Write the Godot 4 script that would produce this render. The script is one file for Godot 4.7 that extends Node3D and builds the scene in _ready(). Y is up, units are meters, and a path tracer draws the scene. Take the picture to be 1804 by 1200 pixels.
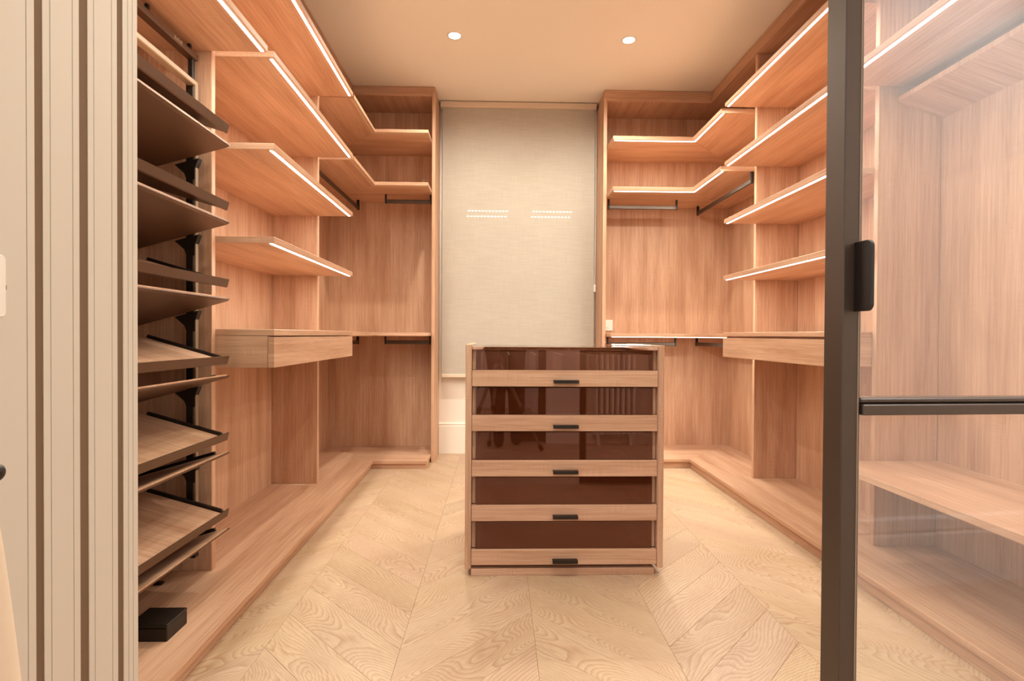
extends Node3D
# A fitted oak dressing room seen through its doorway: lit shelves on both sides, a drawer island, chevron floor.

const EYE := 0.94
const UX := 0.75      # metres of veneer across one texture
const UY := 1.5       # metres of veneer along one texture
var M := {}
var rng := RandomNumberGenerator.new()
var taken := {}
var strip_k := 1.0   # dims the strips of one bay

# ---------------------------------------------------------------- mesh builder
class MB:
	var v := PackedVector3Array()
	var n := PackedVector3Array()
	var t := PackedVector2Array()
	var c := PackedColorArray()
	var xf := Transform3D()
	var off := Vector2()
	var tint := Color(1, 1, 1)
	var su := 0.75
	var sv := 1.5

	func tri(a: Vector3, b: Vector3, d: Vector3, na: Vector3, nb: Vector3, nd: Vector3, ta: Vector2, tb: Vector2, td: Vector2) -> void:
		var A := xf * a
		var B := xf * b
		var D := xf * d
		var NA := (xf.basis * na).normalized()
		var NB := (xf.basis * nb).normalized()
		var ND := (xf.basis * nd).normalized()
		if (B - A).cross(D - A).dot(NA + NB + ND) > 0.0:
			v.append_array([A, D, B]); n.append_array([NA, ND, NB]); t.append_array([ta, td, tb])
		else:
			v.append_array([A, B, D]); n.append_array([NA, NB, ND]); t.append_array([ta, tb, td])
		c.append_array([tint, tint, tint])

	func fan(p: Array, nn: Vector3, uv: Array) -> void:
		for i in range(1, p.size() - 1):
			tri(p[0], p[i], p[i + 1], nn, nn, nn, uv[0], uv[i], uv[i + 1])

	func uvp(p: Vector3, na: int, g: int) -> Vector2:
		var o := [0, 1, 2]
		var a := 0
		var b := 0
		if na == g:
			o.erase(na)
			a = o[0]; b = o[1]
			return Vector2(p[a] / su, p[b] / su) + off
		o.erase(na); o.erase(g)
		a = o[0]
		return Vector2(p[a] / su, p[g] / sv) + off

	func box(lo: Vector3, hi: Vector3, g := 1, ch := 0.0012) -> MB:
		var mid := (lo + hi) / 2.0
		var h := (hi - lo) / 2.0
		ch = minf(ch, minf(h.x, minf(h.y, h.z)) * 0.6)
		var P := func(s: Vector3, ax: int) -> Vector3:
			var r := Vector3()
			for k in 3:
				r[k] = mid[k] + s[k] * (h[k] - (0.0 if k == ax else ch))
			return r
		for a in 3:
			var b := (a + 1) % 3
			var d := (a + 2) % 3
			for s in [-1.0, 1.0]:
				var pts := []
				for q in [[-1.0, -1.0], [1.0, -1.0], [1.0, 1.0], [-1.0, 1.0]]:
					var sg := Vector3()
					sg[a] = s; sg[b] = q[0]; sg[d] = q[1]
					pts.append(P.call(sg, a))
				var nn := Vector3()
				nn[a] = s
				fan(pts, nn, pts.map(func(p): return uvp(p, a, g)))
			if ch <= 0.0:
				continue
			for s in [-1.0, 1.0]:
				for w in [-1.0, 1.0]:
					var e0 := Vector3()
					e0[b] = s; e0[d] = w; e0[a] = -1.0
					var e1 := e0
					e1[a] = 1.0
					var pts := [P.call(e0, b), P.call(e1, b), P.call(e1, d), P.call(e0, d)]
					var nn := Vector3()
					nn[b] = s; nn[d] = w
					fan(pts, nn.normalized(), pts.map(func(p): return uvp(p, b, g)))
		if ch > 0.0:
			for sx in [-1.0, 1.0]:
				for sy in [-1.0, 1.0]:
					for sz in [-1.0, 1.0]:
						var sg := Vector3(sx, sy, sz)
						var pts := [P.call(sg, 0), P.call(sg, 1), P.call(sg, 2)]
						fan(pts, sg.normalized(), pts.map(func(p): return uvp(p, 0, g)))
		return self

	static func inset(poly: PackedVector2Array, d: float) -> PackedVector2Array:
		var out := PackedVector2Array()
		var m := poly.size()
		for i in m:
			var p := poly[i]
			var e0 := (p - poly[(i + m - 1) % m]).normalized()
			var e1 := (poly[(i + 1) % m] - p).normalized()
			var n0 := Vector2(-e0.y, e0.x)
			var n1 := Vector2(-e1.y, e1.x)
			var k := 1.0 + n0.dot(n1)
			out.append(p + (n0 + n1) * d / maxf(k, 0.3))
		return out

	# polygon in (x, z), swept from y0 to y1; grain runs along `dir`
	func sweep(poly_in: PackedVector2Array, y0: float, y1: float, dir := Vector2(0, 1), ch := 0.0012, both := true, smooth := 0.0) -> MB:
		var poly := poly_in
		var area := 0.0
		for i in poly.size():
			area += poly[i].cross(poly[(i + 1) % poly.size()])
		if area < 0.0:
			poly = poly.duplicate()
			poly.reverse()
		var ins := inset(poly, ch) if ch > 0.0 else poly
		var side := Vector2(-dir.y, dir.x)
		var U := func(p: Vector2) -> Vector2: return Vector2(p.dot(side) / su, p.dot(dir) / sv) + off
		var ix := Geometry2D.triangulate_polygon(ins)
		for top in [true, false]:
			var y := y1 if top else y0
			var q := ins if (top or both) else poly
			var nn := Vector3(0, 1 if top else -1, 0)
			for i in range(0, ix.size(), 3):
				var a := q[ix[i]]
				var b := q[ix[i + 1]]
				var d := q[ix[i + 2]]
				tri(Vector3(a.x, y, a.y), Vector3(b.x, y, b.y), Vector3(d.x, y, d.y), nn, nn, nn, U.call(a), U.call(b), U.call(d))
		var run := 0.0
		var m := poly.size()
		var norms := []
		for i in m:
			var e := (poly[(i + 1) % m] - poly[i]).normalized()
			norms.append(Vector2(e.y, -e.x))
		for i in m:
			var j := (i + 1) % m
			var a := poly[i]
			var b := poly[j]
			var n2: Vector2 = norms[i]
			var na: Vector2 = n2
			var nb: Vector2 = n2
			var pv: Vector2 = norms[(i + m - 1) % m]
			var nx: Vector2 = norms[j]
			if smooth > 0.0:
				if pv.dot(n2) > smooth: na = (pv + n2).normalized()
				if nx.dot(n2) > smooth: nb = (nx + n2).normalized()
			var NA := Vector3(na.x, 0, na.y)
			var NB := Vector3(nb.x, 0, nb.y)
			var len := a.distance_to(b)
			var yt := y1 - ch
			var yb := y0 + (ch if both else 0.0)
			var p := [Vector3(a.x, yb, a.y), Vector3(b.x, yb, b.y), Vector3(b.x, yt, b.y), Vector3(a.x, yt, a.y)]
			var uv := []
			for k in 4:
				var w: float = run + (0.0 if k in [0, 3] else len)
				uv.append(Vector2(p[k].y / su, w / sv) + off)
			tri(p[0], p[1], p[2], NA, NB, NB, uv[0], uv[1], uv[2])
			tri(p[0], p[2], p[3], NA, NB, NA, uv[0], uv[2], uv[3])
			if ch > 0.0:
				var ia := ins[i]
				var ib := ins[j]
				for top in ([true, false] if both else [true]):
					var ye := yt if top else yb
					var yo := y1 if top else y0
					var sl := Vector3(n2.x, 1 if top else -1, n2.y).normalized()
					fan([Vector3(a.x, ye, a.y), Vector3(b.x, ye, b.y), Vector3(ib.x, yo, ib.y), Vector3(ia.x, yo, ia.y)], sl, [uv[3], uv[2], uv[2], uv[3]])
			run += len
		return self

	# profile of (radius, height) turned round the y axis
	func lathe(prof: PackedVector2Array, segs := 24, crease := 0.5) -> MB:
		var nr := []
		for i in prof.size() - 1:
			var e := prof[i + 1] - prof[i]
			nr.append(Vector2(e.y, -e.x).normalized())
		for i in prof.size() - 1:
			var n0: Vector2 = nr[i]
			var a0: Vector2 = n0
			var b0: Vector2 = n0
			if i > 0 and nr[i - 1].dot(n0) > crease: a0 = (n0 + nr[i - 1]).normalized()
			if i + 2 < prof.size() and nr[i + 1].dot(n0) > crease: b0 = (n0 + nr[i + 1]).normalized()
			for s in segs:
				var t0 := TAU * s / segs
				var t1 := TAU * (s + 1) / segs
				var d0 := Vector3(cos(t0), 0, sin(t0))
				var d1 := Vector3(cos(t1), 0, sin(t1))
				var A := d0 * prof[i].x + Vector3(0, prof[i].y, 0)
				var B := d1 * prof[i].x + Vector3(0, prof[i].y, 0)
				var D := d1 * prof[i + 1].x + Vector3(0, prof[i + 1].y, 0)
				var E := d0 * prof[i + 1].x + Vector3(0, prof[i + 1].y, 0)
				var up := Vector3(0, 1, 0)
				var z := Vector2(t0, prof[i].y)
				if prof[i].x > 1e-6:
					tri(A, B, D, d0 * a0.x + up * a0.y, d1 * a0.x + up * a0.y, d1 * b0.x + up * b0.y, z, z, z)
				if prof[i + 1].x > 1e-6:
					tri(A, D, E, d0 * a0.x + up * a0.y, d1 * b0.x + up * b0.y, d0 * b0.x + up * b0.y, z, z, z)
		return self

	# a round bar through points
	func tube(pts: PackedVector3Array, r0: float, r1: float, segs := 8) -> MB:
		var m := pts.size()
		var rings := []
		var prev := Vector3(0.31, 0.2, 0.93)
		for i in m:
			var d := (pts[mini(i + 1, m - 1)] - pts[maxi(i - 1, 0)]).normalized()
			var a := (prev - d * prev.dot(d)).normalized()
			prev = a
			var b := d.cross(a)
			var r := lerpf(r0, r1, float(i) / (m - 1))
			var ring := []
			for s in segs:
				var w := a * cos(TAU * s / segs) + b * sin(TAU * s / segs)
				ring.append([pts[i] + w * r, w])
			rings.append(ring)
		var z := Vector2()
		for i in m - 1:
			for s in segs:
				var q := (s + 1) % segs
				var A = rings[i][s]; var B = rings[i][q]; var D = rings[i + 1][q]; var E = rings[i + 1][s]
				tri(A[0], B[0], D[0], A[1], B[1], D[1], z, z, z)
				tri(A[0], D[0], E[0], A[1], D[1], E[1], z, z, z)
		for i in [0, m - 1]:
			var d := (pts[1] - pts[0]) * -1.0 if i == 0 else pts[m - 1] - pts[m - 2]
			for s in range(1, segs - 1):
				tri(rings[i][0][0], rings[i][s][0], rings[i][s + 1][0], d, d, d, z, z, z)
		return self

	func mesh() -> ArrayMesh:
		var a := []
		a.resize(Mesh.ARRAY_MAX)
		a[Mesh.ARRAY_VERTEX] = v
		a[Mesh.ARRAY_NORMAL] = n
		a[Mesh.ARRAY_TEX_UV] = t
		a[Mesh.ARRAY_COLOR] = c
		var m := ArrayMesh.new()
		m.add_surface_from_arrays(Mesh.PRIMITIVE_TRIANGLES, a)
		return m

# ---------------------------------------------------------------- small helpers
func V(x: float, y: float, z: float) -> Vector3:
	return Vector3(x, y, z)

func mb(shade := 0.05) -> MB:
	var b := MB.new()
	b.off = Vector2(rng.randf(), rng.randf())
	var k := 1.0 + rng.randf_range(-shade, shade)
	b.tint = Color(k, k * (1.0 + rng.randf_range(-0.012, 0.012)), k * (1.0 + rng.randf_range(-0.02, 0.02)))
	return b

func bx(lo: Vector3, hi: Vector3, g := 1, ch := 0.0012, shade := 0.05) -> MB:
	return mb(shade).box(lo, hi, g, ch)

func numbered(called: String) -> String:
	var k: int = taken.get(called, 0)
	taken[called] = k + 1
	return called if k == 0 else "%s_%03d" % [called, k]

func tag(o: Node3D, label: String, category: String, group := "", kind := "") -> void:
	o.set_meta("label", label)
	o.set_meta("category", category)
	if group: o.set_meta("group", group)
	if kind: o.set_meta("kind", kind)

func thing(called: String, label: String, category: String, at := Vector3(), group := "", kind := "") -> Node3D:
	var o := Node3D.new()
	o.name = numbered(called)
	add_child(o)
	o.position = at
	tag(o, label, category, group, kind)
	return o

# commits a shape, built in room coordinates, as one mesh under `parent`
func part(parent: Node3D, called: String, b: MB, m: Material) -> MeshInstance3D:
	var o := MeshInstance3D.new()
	o.name = called
	o.mesh = b.mesh()
	o.material_override = m
	parent.add_child(o, true)
	var base := Vector3()
	var p: Node = parent
	while p != self:
		base += (p as Node3D).position
		p = p.get_parent()
	o.position = -base
	return o

func solo(called: String, b: MB, m: Material, label: String, category: String, group := "", kind := "") -> MeshInstance3D:
	var o := MeshInstance3D.new()
	o.name = numbered(called)
	o.mesh = b.mesh()
	o.material_override = m
	add_child(o)
	tag(o, label, category, group, kind)
	return o

func mat(c: Color, rough := 0.5, metal := 0.0, spec := 0.5) -> StandardMaterial3D:
	var m := StandardMaterial3D.new()
	m.albedo_color = c
	m.roughness = rough
	m.metallic = metal
	m.metallic_specular = spec
	return m

func rgb8(r: int, g: int, b: int) -> Color:
	return Color(r / 255.0, g / 255.0, b / 255.0)

# ---------------------------------------------------------------- textures
func noise_bytes(seed_: int, w0: int, h0: int, w: int, h: int, freq := 0.12) -> PackedByteArray:
	var f := FastNoiseLite.new()
	f.seed = seed_
	f.noise_type = FastNoiseLite.TYPE_SIMPLEX
	f.frequency = freq
	f.fractal_type = FastNoiseLite.FRACTAL_FBM
	f.fractal_octaves = 2
	var im := f.get_seamless_image(w0, h0)
	im.convert(Image.FORMAT_L8)
	# enlarge with its own wrap-around so that the texture still tiles
	var px := mini(4, w0)
	var py := mini(4, h0)
	var wide := Image.create_empty(w0 + 2 * px, h0 + 2 * py, false, Image.FORMAT_L8)
	for dx in [-1, 0, 1]:
		for dy in [-1, 0, 1]:
			wide.blit_rect(im, Rect2i(0, 0, w0, h0), Vector2i(px + dx * w0, py + dy * h0))
	var kx := float(w) / w0
	var ky := float(h) / h0
	wide.resize(roundi((w0 + 2 * px) * kx), roundi((h0 + 2 * py) * ky), Image.INTERPOLATE_CUBIC)
	return wide.get_region(Rect2i(roundi(px * kx), roundi(py * ky), w, h)).get_data()

func tex_from(bytes: PackedByteArray, w: int, h: int, fmt := Image.FORMAT_RGB8) -> ImageTexture:
	var im := Image.create_from_data(w, h, false, fmt, bytes)
	return ImageTexture.create_from_image(im)

# straight-grained oak veneer: broad leaves, fine streaks, pores and faint cross saw marks
func veneer_texture() -> ImageTexture:
	var w := 768
	var h := 1536
	var leaf := noise_bytes(3, 24, 6, w, h, 0.22)
	var streak := noise_bytes(5, 128, 6, w, h, 0.35)
	var fine := noise_bytes(7, 384, 24, w, h, 0.6)
	var saw := noise_bytes(9, 16, 768, w, h, 0.7)
	var mask := noise_bytes(11, 48, 24, w, h, 0.2)
	var out := PackedByteArray()
	out.resize(w * h * 3)
	for i in w * h:
		var k := (leaf[i] - 128) * 0.10 + (streak[i] - 128) * 0.085 + (fine[i] - 128) * 0.10
		var s := maxf(0.0, mask[i] - 140) * 0.010
		k += (saw[i] - 128) * 0.10 * s
		out[i * 3] = clampi(int(WOOD[0] + k * 0.85), 0, 255)
		out[i * 3 + 1] = clampi(int(WOOD[1] + k * 0.95), 0, 255)
		out[i * 3 + 2] = clampi(int(WOOD[2] + k * 0.95), 0, 255)
	return tex_from(out, w, h)

const WOOD := [202.0, 160.0, 131.0]
const OAK_LIGHT := [193.0, 166.0, 139.0]
const OAK_DARK := [150.0, 111.0, 83.0]

# flat-sawn oak for the floor: four boards side by side, each with its own arches
func floor_texture(seed_: int) -> ImageTexture:
	var w := 1024
	var h := 2048
	var warp := noise_bytes(seed_, 12, 6, w, h, 0.3)
	var fine := noise_bytes(seed_ + 1, 700, 50, w, h, 0.6)
	var wob := noise_bytes(seed_ + 2, 64, 40, w, h, 0.3)
	var out := PackedByteArray()
	out.resize(w * h * 3)
	var r := RandomNumberGenerator.new()
	r.seed = seed_
	var boards := []
	for b in 4:
		boards.append([r.randf_range(-0.8, 1.8), r.randf_range(20.0, 32.0), r.randf_range(1.2, 3.2), r.randf_range(0.0, 6.0), r.randf_range(0.0, 1.0)])
	for y in h:
		var vy := float(y) / h
		for b in 4:
			var p = boards[b]
			var cx: float = p[0]
			var freq: float = p[1]
			var d0: float = p[2] * sin(TAU * (vy + p[4])) * 0.35 + 0.25
			for x in 256:
				var i := y * w + b * 256 + x
				var wn := (warp[i] - 128) / 128.0
				var wb := (wob[i] - 128) / 128.0
				var dx: float = (x / 256.0 - cx) + wn * 0.12 + wb * 0.014
				var d: float = d0 + wn * 0.3
				var ring := sqrt(dx * dx + d * d) * freq * 0.55
				var f := ring - floorf(ring)
				var line := f * f * f
				var k := line * 0.5 + (fine[i] - 128) / 128.0 * 0.32 + wn * 0.12
				k = clampf(k, -0.25, 1.0)
				for c in 3:
					out[i * 3 + c] = clampi(int(lerpf(OAK_LIGHT[c], OAK_DARK[c], k)), 0, 255)
	return tex_from(out, w, h)

func linen_texture() -> ImageTexture:
	var w := 512
	var h := 512
	var a := noise_bytes(21, 6, 256, w, h, 0.7)
	var b := noise_bytes(22, 256, 8, w, h, 0.7)
	var d := noise_bytes(23, 8, 8, w, h, 0.1)
	var out := PackedByteArray()
	out.resize(w * h * 3)
	for i in w * h:
		var k := (a[i] - 128) * 0.06 + (b[i] - 128) * 0.035 + (d[i] - 128) * 0.01
		out[i * 3] = clampi(int(220 + k), 0, 255)
		out[i * 3 + 1] = clampi(int(213 + k), 0, 255)
		out[i * 3 + 2] = clampi(int(203 + k), 0, 255)
	return tex_from(out, w, h)

func make_materials() -> void:
	var wood := mat(Color.WHITE, 0.5, 0.0, 0.4)
	wood.albedo_texture = veneer_texture()
	wood.vertex_color_use_as_albedo = true
	M.wood = wood
	for k in 2:
		var fl := mat(Color.WHITE, 0.42, 0.0, 0.45)
		fl.albedo_texture = floor_texture(40 + k * 7)
		fl.vertex_color_use_as_albedo = true
		M["floor%d" % k] = fl
	M.sub = mat(rgb8(92, 70, 52), 0.8)
	M.paint = mat(rgb8(238, 230, 220), 0.7, 0.0, 0.3)
	M.ceil = mat(rgb8(246, 239, 229), 0.85, 0.0, 0.2)
	M.slat = mat(rgb8(212, 204, 193), 0.55, 0.0, 0.35)
	M.groove = mat(rgb8(116, 92, 70), 0.85)
	M.edge = mat(rgb8(168, 154, 140), 0.3)
	M.white = mat(rgb8(240, 236, 228), 0.35)
	var linen := mat(Color.WHITE, 0.9, 0.0, 0.2)
	linen.albedo_texture = linen_texture()
	linen.backlight_enabled = true
	linen.backlight = Color(0.85, 0.81, 0.75)
	M.linen = linen
	M.cloth = mat(rgb8(226, 208, 188), 0.95, 0.0, 0.1)
	M.frame = mat(rgb8(82, 66, 54), 0.42, 0.35, 0.5)
	M.bronze = mat(rgb8(98, 68, 47), 0.42, 0.45, 0.5)
	M.champagne = mat(rgb8(160, 136, 112), 0.5, 0.2, 0.4)
	M.black = mat(rgb8(34, 26, 21), 0.42, 0.2, 0.5)
	M.rail = mat(rgb8(84, 68, 56), 0.35, 0.5, 0.5)
	M.grey = mat(rgb8(150, 142, 136), 0.3, 0.6, 0.5)
	M.led_off = mat(rgb8(216, 190, 164), 0.4)
	var g := mat(Color(0.95, 0.97, 0.96, 0.04), 0.0, 0.0, 0.75)
	g.transparency = BaseMaterial3D.TRANSPARENCY_ALPHA
	M.glass = g
	var tg := mat(Color(0.42, 0.20, 0.09, 0.26), 0.012, 0.5, 0.7)
	tg.transparency = BaseMaterial3D.TRANSPARENCY_ALPHA
	M.tint = tg
	var tt := mat(Color(0.12, 0.07, 0.05, 0.06), 0.02, 0.0, 0.8)
	tt.transparency = BaseMaterial3D.TRANSPARENCY_ALPHA
	M.top_glass = tt
	var led := mat(rgb8(255, 236, 205), 0.5)
	led.emission_enabled = true
	led.emission = LED_COLOR
	led.emission_energy_multiplier = 4.5
	M.led = led
	var bulb := mat(rgb8(255, 248, 235), 0.5)
	bulb.emission_enabled = true
	bulb.emission = Color(1.0, 0.94, 0.84)
	bulb.emission_energy_multiplier = 8.0
	M.bulb = bulb

const LED_COLOR := Color(1.0, 0.985, 0.925)
const LED_POWER := 0.42      # light_energy for each metre of strip
const SPOT_POWER := 1.6
const NEAR_FILL_POWER := 0.95
const HALL_FILL_POWER := 0.12
const WASH_FILL_POWER := 6.0

# ---------------------------------------------------------------- lights
func strip(parent: Node3D, a: Vector3, b: Vector3, lit := true) -> void:
	# a frosted strip in the underside of a shelf, from a to b (x or z runs), 14 mm wide; a and b lie on the underside
	var along_x := absf(b.x - a.x) > absf(b.z - a.z)
	var lo := V(minf(a.x, b.x), a.y - 0.003, minf(a.z, b.z))
	var hi := V(maxf(a.x, b.x), a.y + 0.001, maxf(a.z, b.z))
	var s := mb(0.0)
	var dir := Vector2(b.x - a.x, b.z - a.z).normalized()
	var side := Vector2(-dir.y, dir.x) * (0.0058 if lit else 0.005)
	var pa := Vector2(a.x, a.z)
	var pb := Vector2(b.x, b.z)
	s.sweep(PackedVector2Array([pa - side, pb - side, pb + side, pa + side]), lo.y, hi.y, dir, 0.001)
	part(parent, "led_strip", s, M.led if lit else M.led_off)
	if not lit:
		return
	var l := AreaLight3D.new()
	l.name = "strip_light"
	var n := a.distance_to(b)
	l.area_size = Vector2(0.009, n)
	l.light_energy = LED_POWER * n * strip_k
	l.area_normalize_energy = true
	l.light_color = LED_COLOR
	l.shadow_enabled = true
	l.area_range = 6.0
	l.area_attenuation = 2.0
	parent.add_child(l, true)
	var zz := Vector3(0, 1, 0)
	var yy := V(dir.x, 0, dir.y)
	l.basis = Basis(yy.cross(zz), yy, zz)
	l.position = (a + b) / 2.0 - V(0, 0.0045, 0) - parent.position

func downlight(at: Vector3, label: String, power: float, group := "ceiling downlights", col := Color(1.0, 0.975, 0.90), tilt := 0.0, cone := 84.0) -> void:
	var o := thing("downlight", label, "downlight", at, group)
	var b := mb(0.0)
	b.xf = Transform3D(Basis(), at)
	b.lathe(PackedVector2Array([Vector2(0.035, 0.0), Vector2(0.036, -0.003), Vector2(0.043, -0.004), Vector2(0.047, -0.002), Vector2(0.048, 0.001)]), 32)
	part(o, "trim_ring", b, M.white)
	b = mb(0.0)
	b.xf = Transform3D(Basis(), at)
	b.lathe(PackedVector2Array([Vector2(0.035, 0.0), Vector2(0.033, -0.003), Vector2(0.018, -0.0045), Vector2(0.0, -0.005)]), 32)
	part(o, "lens", b, M.bulb)
	var l := SpotLight3D.new()
	l.name = "downlight_beam"
	l.light_color = col
	l.light_energy = power
	l.spot_angle = cone
	l.spot_angle_attenuation = 0.7
	l.spot_range = 8.0
	l.spot_attenuation = 2.0
	l.light_size = 0.028
	l.shadow_enabled = true
	o.add_child(l)
	l.position = V(0, -0.012, 0)
	l.rotation.x = -PI / 2 - tilt

# ---------------------------------------------------------------- scene
func _ready() -> void:
	rng.seed = 7
	var cam := Camera3D.new()
	cam.name = "camera"
	cam.fov = rad_to_deg(2.0 * atan(600.0 / 940.0))
	cam.near = 0.02
	cam.position = V(0, EYE, 0)
	cam.basis = Basis(Vector3.UP, -0.0262697) * Basis(Vector3.RIGHT, -0.0105568) * Basis(Vector3.BACK, 0.0056145)
	add_child(cam)
	cam.current = true
	var env := Environment.new()
	env.background_mode = Environment.BG_COLOR
	env.background_color = Color(0.80, 0.87, 0.95)
	env.background_energy_multiplier = 2.4
	env.tonemap_mode = Environment.TONE_MAPPER_LINEAR
	env.tonemap_exposure = 1.18
	env.sdfgi_enabled = true
	env.ssao_enabled = true
	env.ssil_enabled = true
	var we := WorldEnvironment.new()
	we.name = "world_environment"
	we.environment = env
	add_child(we)
	make_materials()
	shell()
	floor_boards()
	left_carcass()
	right_carcass()
	shelves()
	rails()
	island()
	shoe_rack()
	window_blind()
	entrance()
	small_things()
	hall_things()
	photographer()
	downlight(V(-0.272, 2.75, -3.256), "small round downlight in the ceiling, the left one of the two glowing spots", SPOT_POWER)
	downlight(V(0.791, 2.75, -3.266), "small round downlight in the ceiling, the right one of the two glowing spots", SPOT_POWER)
	downlight(V(0.05, 2.75, -1.2), "added unseen fill downlight in the ceiling above the front of the island, on the shoe rack's side", NEAR_FILL_POWER)  # added out of view to fill the island front
	downlight(V(0.50, 2.75, -1.2), "added unseen fill downlight in the ceiling above the front of the island, on the glass door's side", NEAR_FILL_POWER)  # second lamp of the added fill pair
	downlight(V(-0.9, 2.75, 1.5), "added cool white fill downlight in the bedroom ceiling behind the camera", 4.0, "ceiling downlights", Color(0.93, 0.96, 1.0))  # added lamp that brightens the bedroom mirrored in the island glass
	downlight(V(-0.25, 2.75, -0.30), "added unseen fill downlight in the ceiling just outside the slatted doorway", HALL_FILL_POWER)  # added lamp, out of view, filling the slats and island front
	downlight(V(1.85, 2.75, -0.68), "added cool white downlight in the hall ceiling, standing in for daylight on the wall behind the camera", WASH_FILL_POWER, "ceiling downlights", Color(0.93, 0.96, 1.0), 0.45, 52.0)  # added lamp in place of the daylight mirrored in the door pane

const CEIL := 2.75

func shell() -> void:
	# closet and hall: x -1.345..1.855 inside, z -4.235 to the doorway, hall beyond it
	var c := bx(V(-2.5, CEIL, -4.4), V(2.5, CEIL + 0.15, 2.7), 0, 0.0, 0.0)
	solo("ceiling", c, M.ceil, "plain warm white plaster ceiling", "ceiling", "", "structure")
	solo("wall_left", bx(V(-1.47, 0, -4.4), V(-1.345, CEIL, -1.1159), 1, 0.0, 0.0), M.paint, "painted wall behind the left wardrobe", "wall", "", "structure")
	solo("wall_right", bx(V(1.857, 0, -4.4), V(1.98, CEIL, -0.95), 1, 0.0, 0.0), M.paint, "painted wall behind the right wardrobe", "wall", "", "structure")
	# back wall with a window opening behind the blind
	var w := thing("wall_back", "cream painted wall at the far end, seen below the blind", "wall", V(0, 0, -4.235), "", "structure")
	var b := mb(0.0)
	var zf := -4.235
	var zb := -4.4
	for q in [[-1.345, -0.33, 0.0, CEIL], [0.64, 1.857, 0.0, CEIL], [-0.33, 0.64, 0.0, 0.80], [-0.33, 0.64, 2.62, CEIL]]:
		b.box(V(q[0], q[2], zb), V(q[1], q[3], zf), 1, 0.0)
	part(w, "wall_face", b, M.paint)
	var wd := thing("window_1", "white framed sash window behind the linen blind", "window", V(0.155, 0.8, -4.3), "", "structure")
	for q in [[-0.33, -0.27, 0.80, 2.62], [0.58, 0.64, 0.80, 2.62], [0.125, 0.185, 0.86, 2.56]]:
		part(wd, "window_frame", bx(V(q[0], q[2], -4.36), V(q[1], q[3], -4.30), 1, 0.003, 0.0), M.white)
	for q in [[0.80, 0.86], [2.56, 2.62], [1.68, 1.72]]:
		part(wd, "window_frame", bx(V(-0.27, q[0], -4.36), V(0.58, q[1], -4.30), 0, 0.003, 0.0), M.white)
	part(wd, "pane", bx(V(-0.27, 0.86, -4.334), V(0.58, 2.56, -4.330), 1, 0.0, 0.0), M.glass)
	# skirting in the recess
	var sk := mb(0.0)
	sk.xf = Transform3D(Basis(Vector3(0, 0, -1), Vector3(1, 0, 0), Vector3(0, -1, 0)), V(-0.462, 0, -4.235))
	# profile (x = out of the wall towards the room, z = height), swept along the wall
	sk.xf = Transform3D(Basis(V(0, 0, 1), V(1, 0, 0), V(0, 1, 0)), V(-0.4625, 0, -4.235))
	sk.sweep(PackedVector2Array([Vector2(0, 0), Vector2(0.018, 0), Vector2(0.018, 0.216), Vector2(0.013, 0.222), Vector2(0.013, 0.226), Vector2(0.017, 0.230), Vector2(0.015, 0.238), Vector2(0, 0.242)]), 0.0, 1.229, Vector2(0, 1), 0.0)
	solo("baseboard_back", sk, M.paint, "tall cream moulded skirting board under the blind", "skirting", "", "structure")
	# the hall the camera stands in
	var lp := bx(V(-2.5, 0, -1.1159), V(-0.762, CEIL, -0.45), 1, 0.0, 0.0)
	solo("wall_front_left", lp, M.paint, "thick painted wall carrying the slats beside the doorway", "wall", "", "structure")
	solo("wall_front_right", bx(V(1.385, 0, -0.95), V(2.5, CEIL, -0.83), 1, 0.0, 0.0), M.paint, "painted wall on the hinge side of the glass door", "wall", "", "structure")
	solo("wall_hall_right", bx(V(2.5, 0, -0.95), V(2.62, CEIL, 0.6), 1, 0.0, 0.0), M.paint, "painted end wall of the hall", "wall", "", "structure")
	var wbk := mb(0.0)
	wbk.box(V(0.42, 0, 0.45), V(1.32, CEIL, 0.57), 1, 0.0)
	wbk.box(V(1.32, 0, 0.22), V(2.5, CEIL, 0.57), 1, 0.0)
	solo("wall_behind", wbk, M.paint, "white painted wall behind the photographer", "wall", "", "structure")
	var s2 := mb(0.0)
	var prof := PackedVector2Array([Vector2(0, 0), Vector2(0.018, 0), Vector2(0.018, 0.19), Vector2(0.012, 0.20), Vector2(0.016, 0.21), Vector2(0.012, 0.25), Vector2(0, 0.26)])
	s2.xf = Transform3D(Basis(V(0, 0, -1), V(-1, 0, 0), V(0, 1, 0)), V(2.5, 0, 0.22))
	s2.sweep(prof, 0.0, 1.18, Vector2(0, 1), 0.0)
	s2.xf = Transform3D(Basis(V(0, 0, -1), V(-1, 0, 0), V(0, 1, 0)), V(1.32, 0, 0.45))
	s2.sweep(prof, 0.0, 0.9, Vector2(0, 1), 0.0)
	solo("baseboard_behind", s2, M.paint, "moulded white skirting on the wall behind the photographer", "skirting", "", "structure")
	# bedroom to the left and behind, with a daylight window in its left wall
	var bw := mb(0.0)
	for q in [[-0.45, 0.6, 0.0, CEIL], [2.3, 2.7, 0.0, CEIL], [0.6, 2.3, 0.0, 0.4], [0.6, 2.3, 2.3, CEIL]]:
		bw.box(V(-2.62, q[2], q[0]), V(-2.5, q[3], q[1]), 1, 0.0)
	solo("wall_bedroom_left", bw, M.paint, "bedroom wall with a tall window opening", "wall", "", "structure")
	var b2 := mb(0.0)
	b2.box(V(-2.62, 0, 2.7), V(0.54, CEIL, 2.82), 1, 0.0)
	b2.box(V(0.42, 0, 0.57), V(0.54, CEIL, 2.7), 1, 0.0)
	solo("wall_bedroom_behind", b2, M.paint, "far bedroom wall", "wall", "", "structure")
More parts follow.
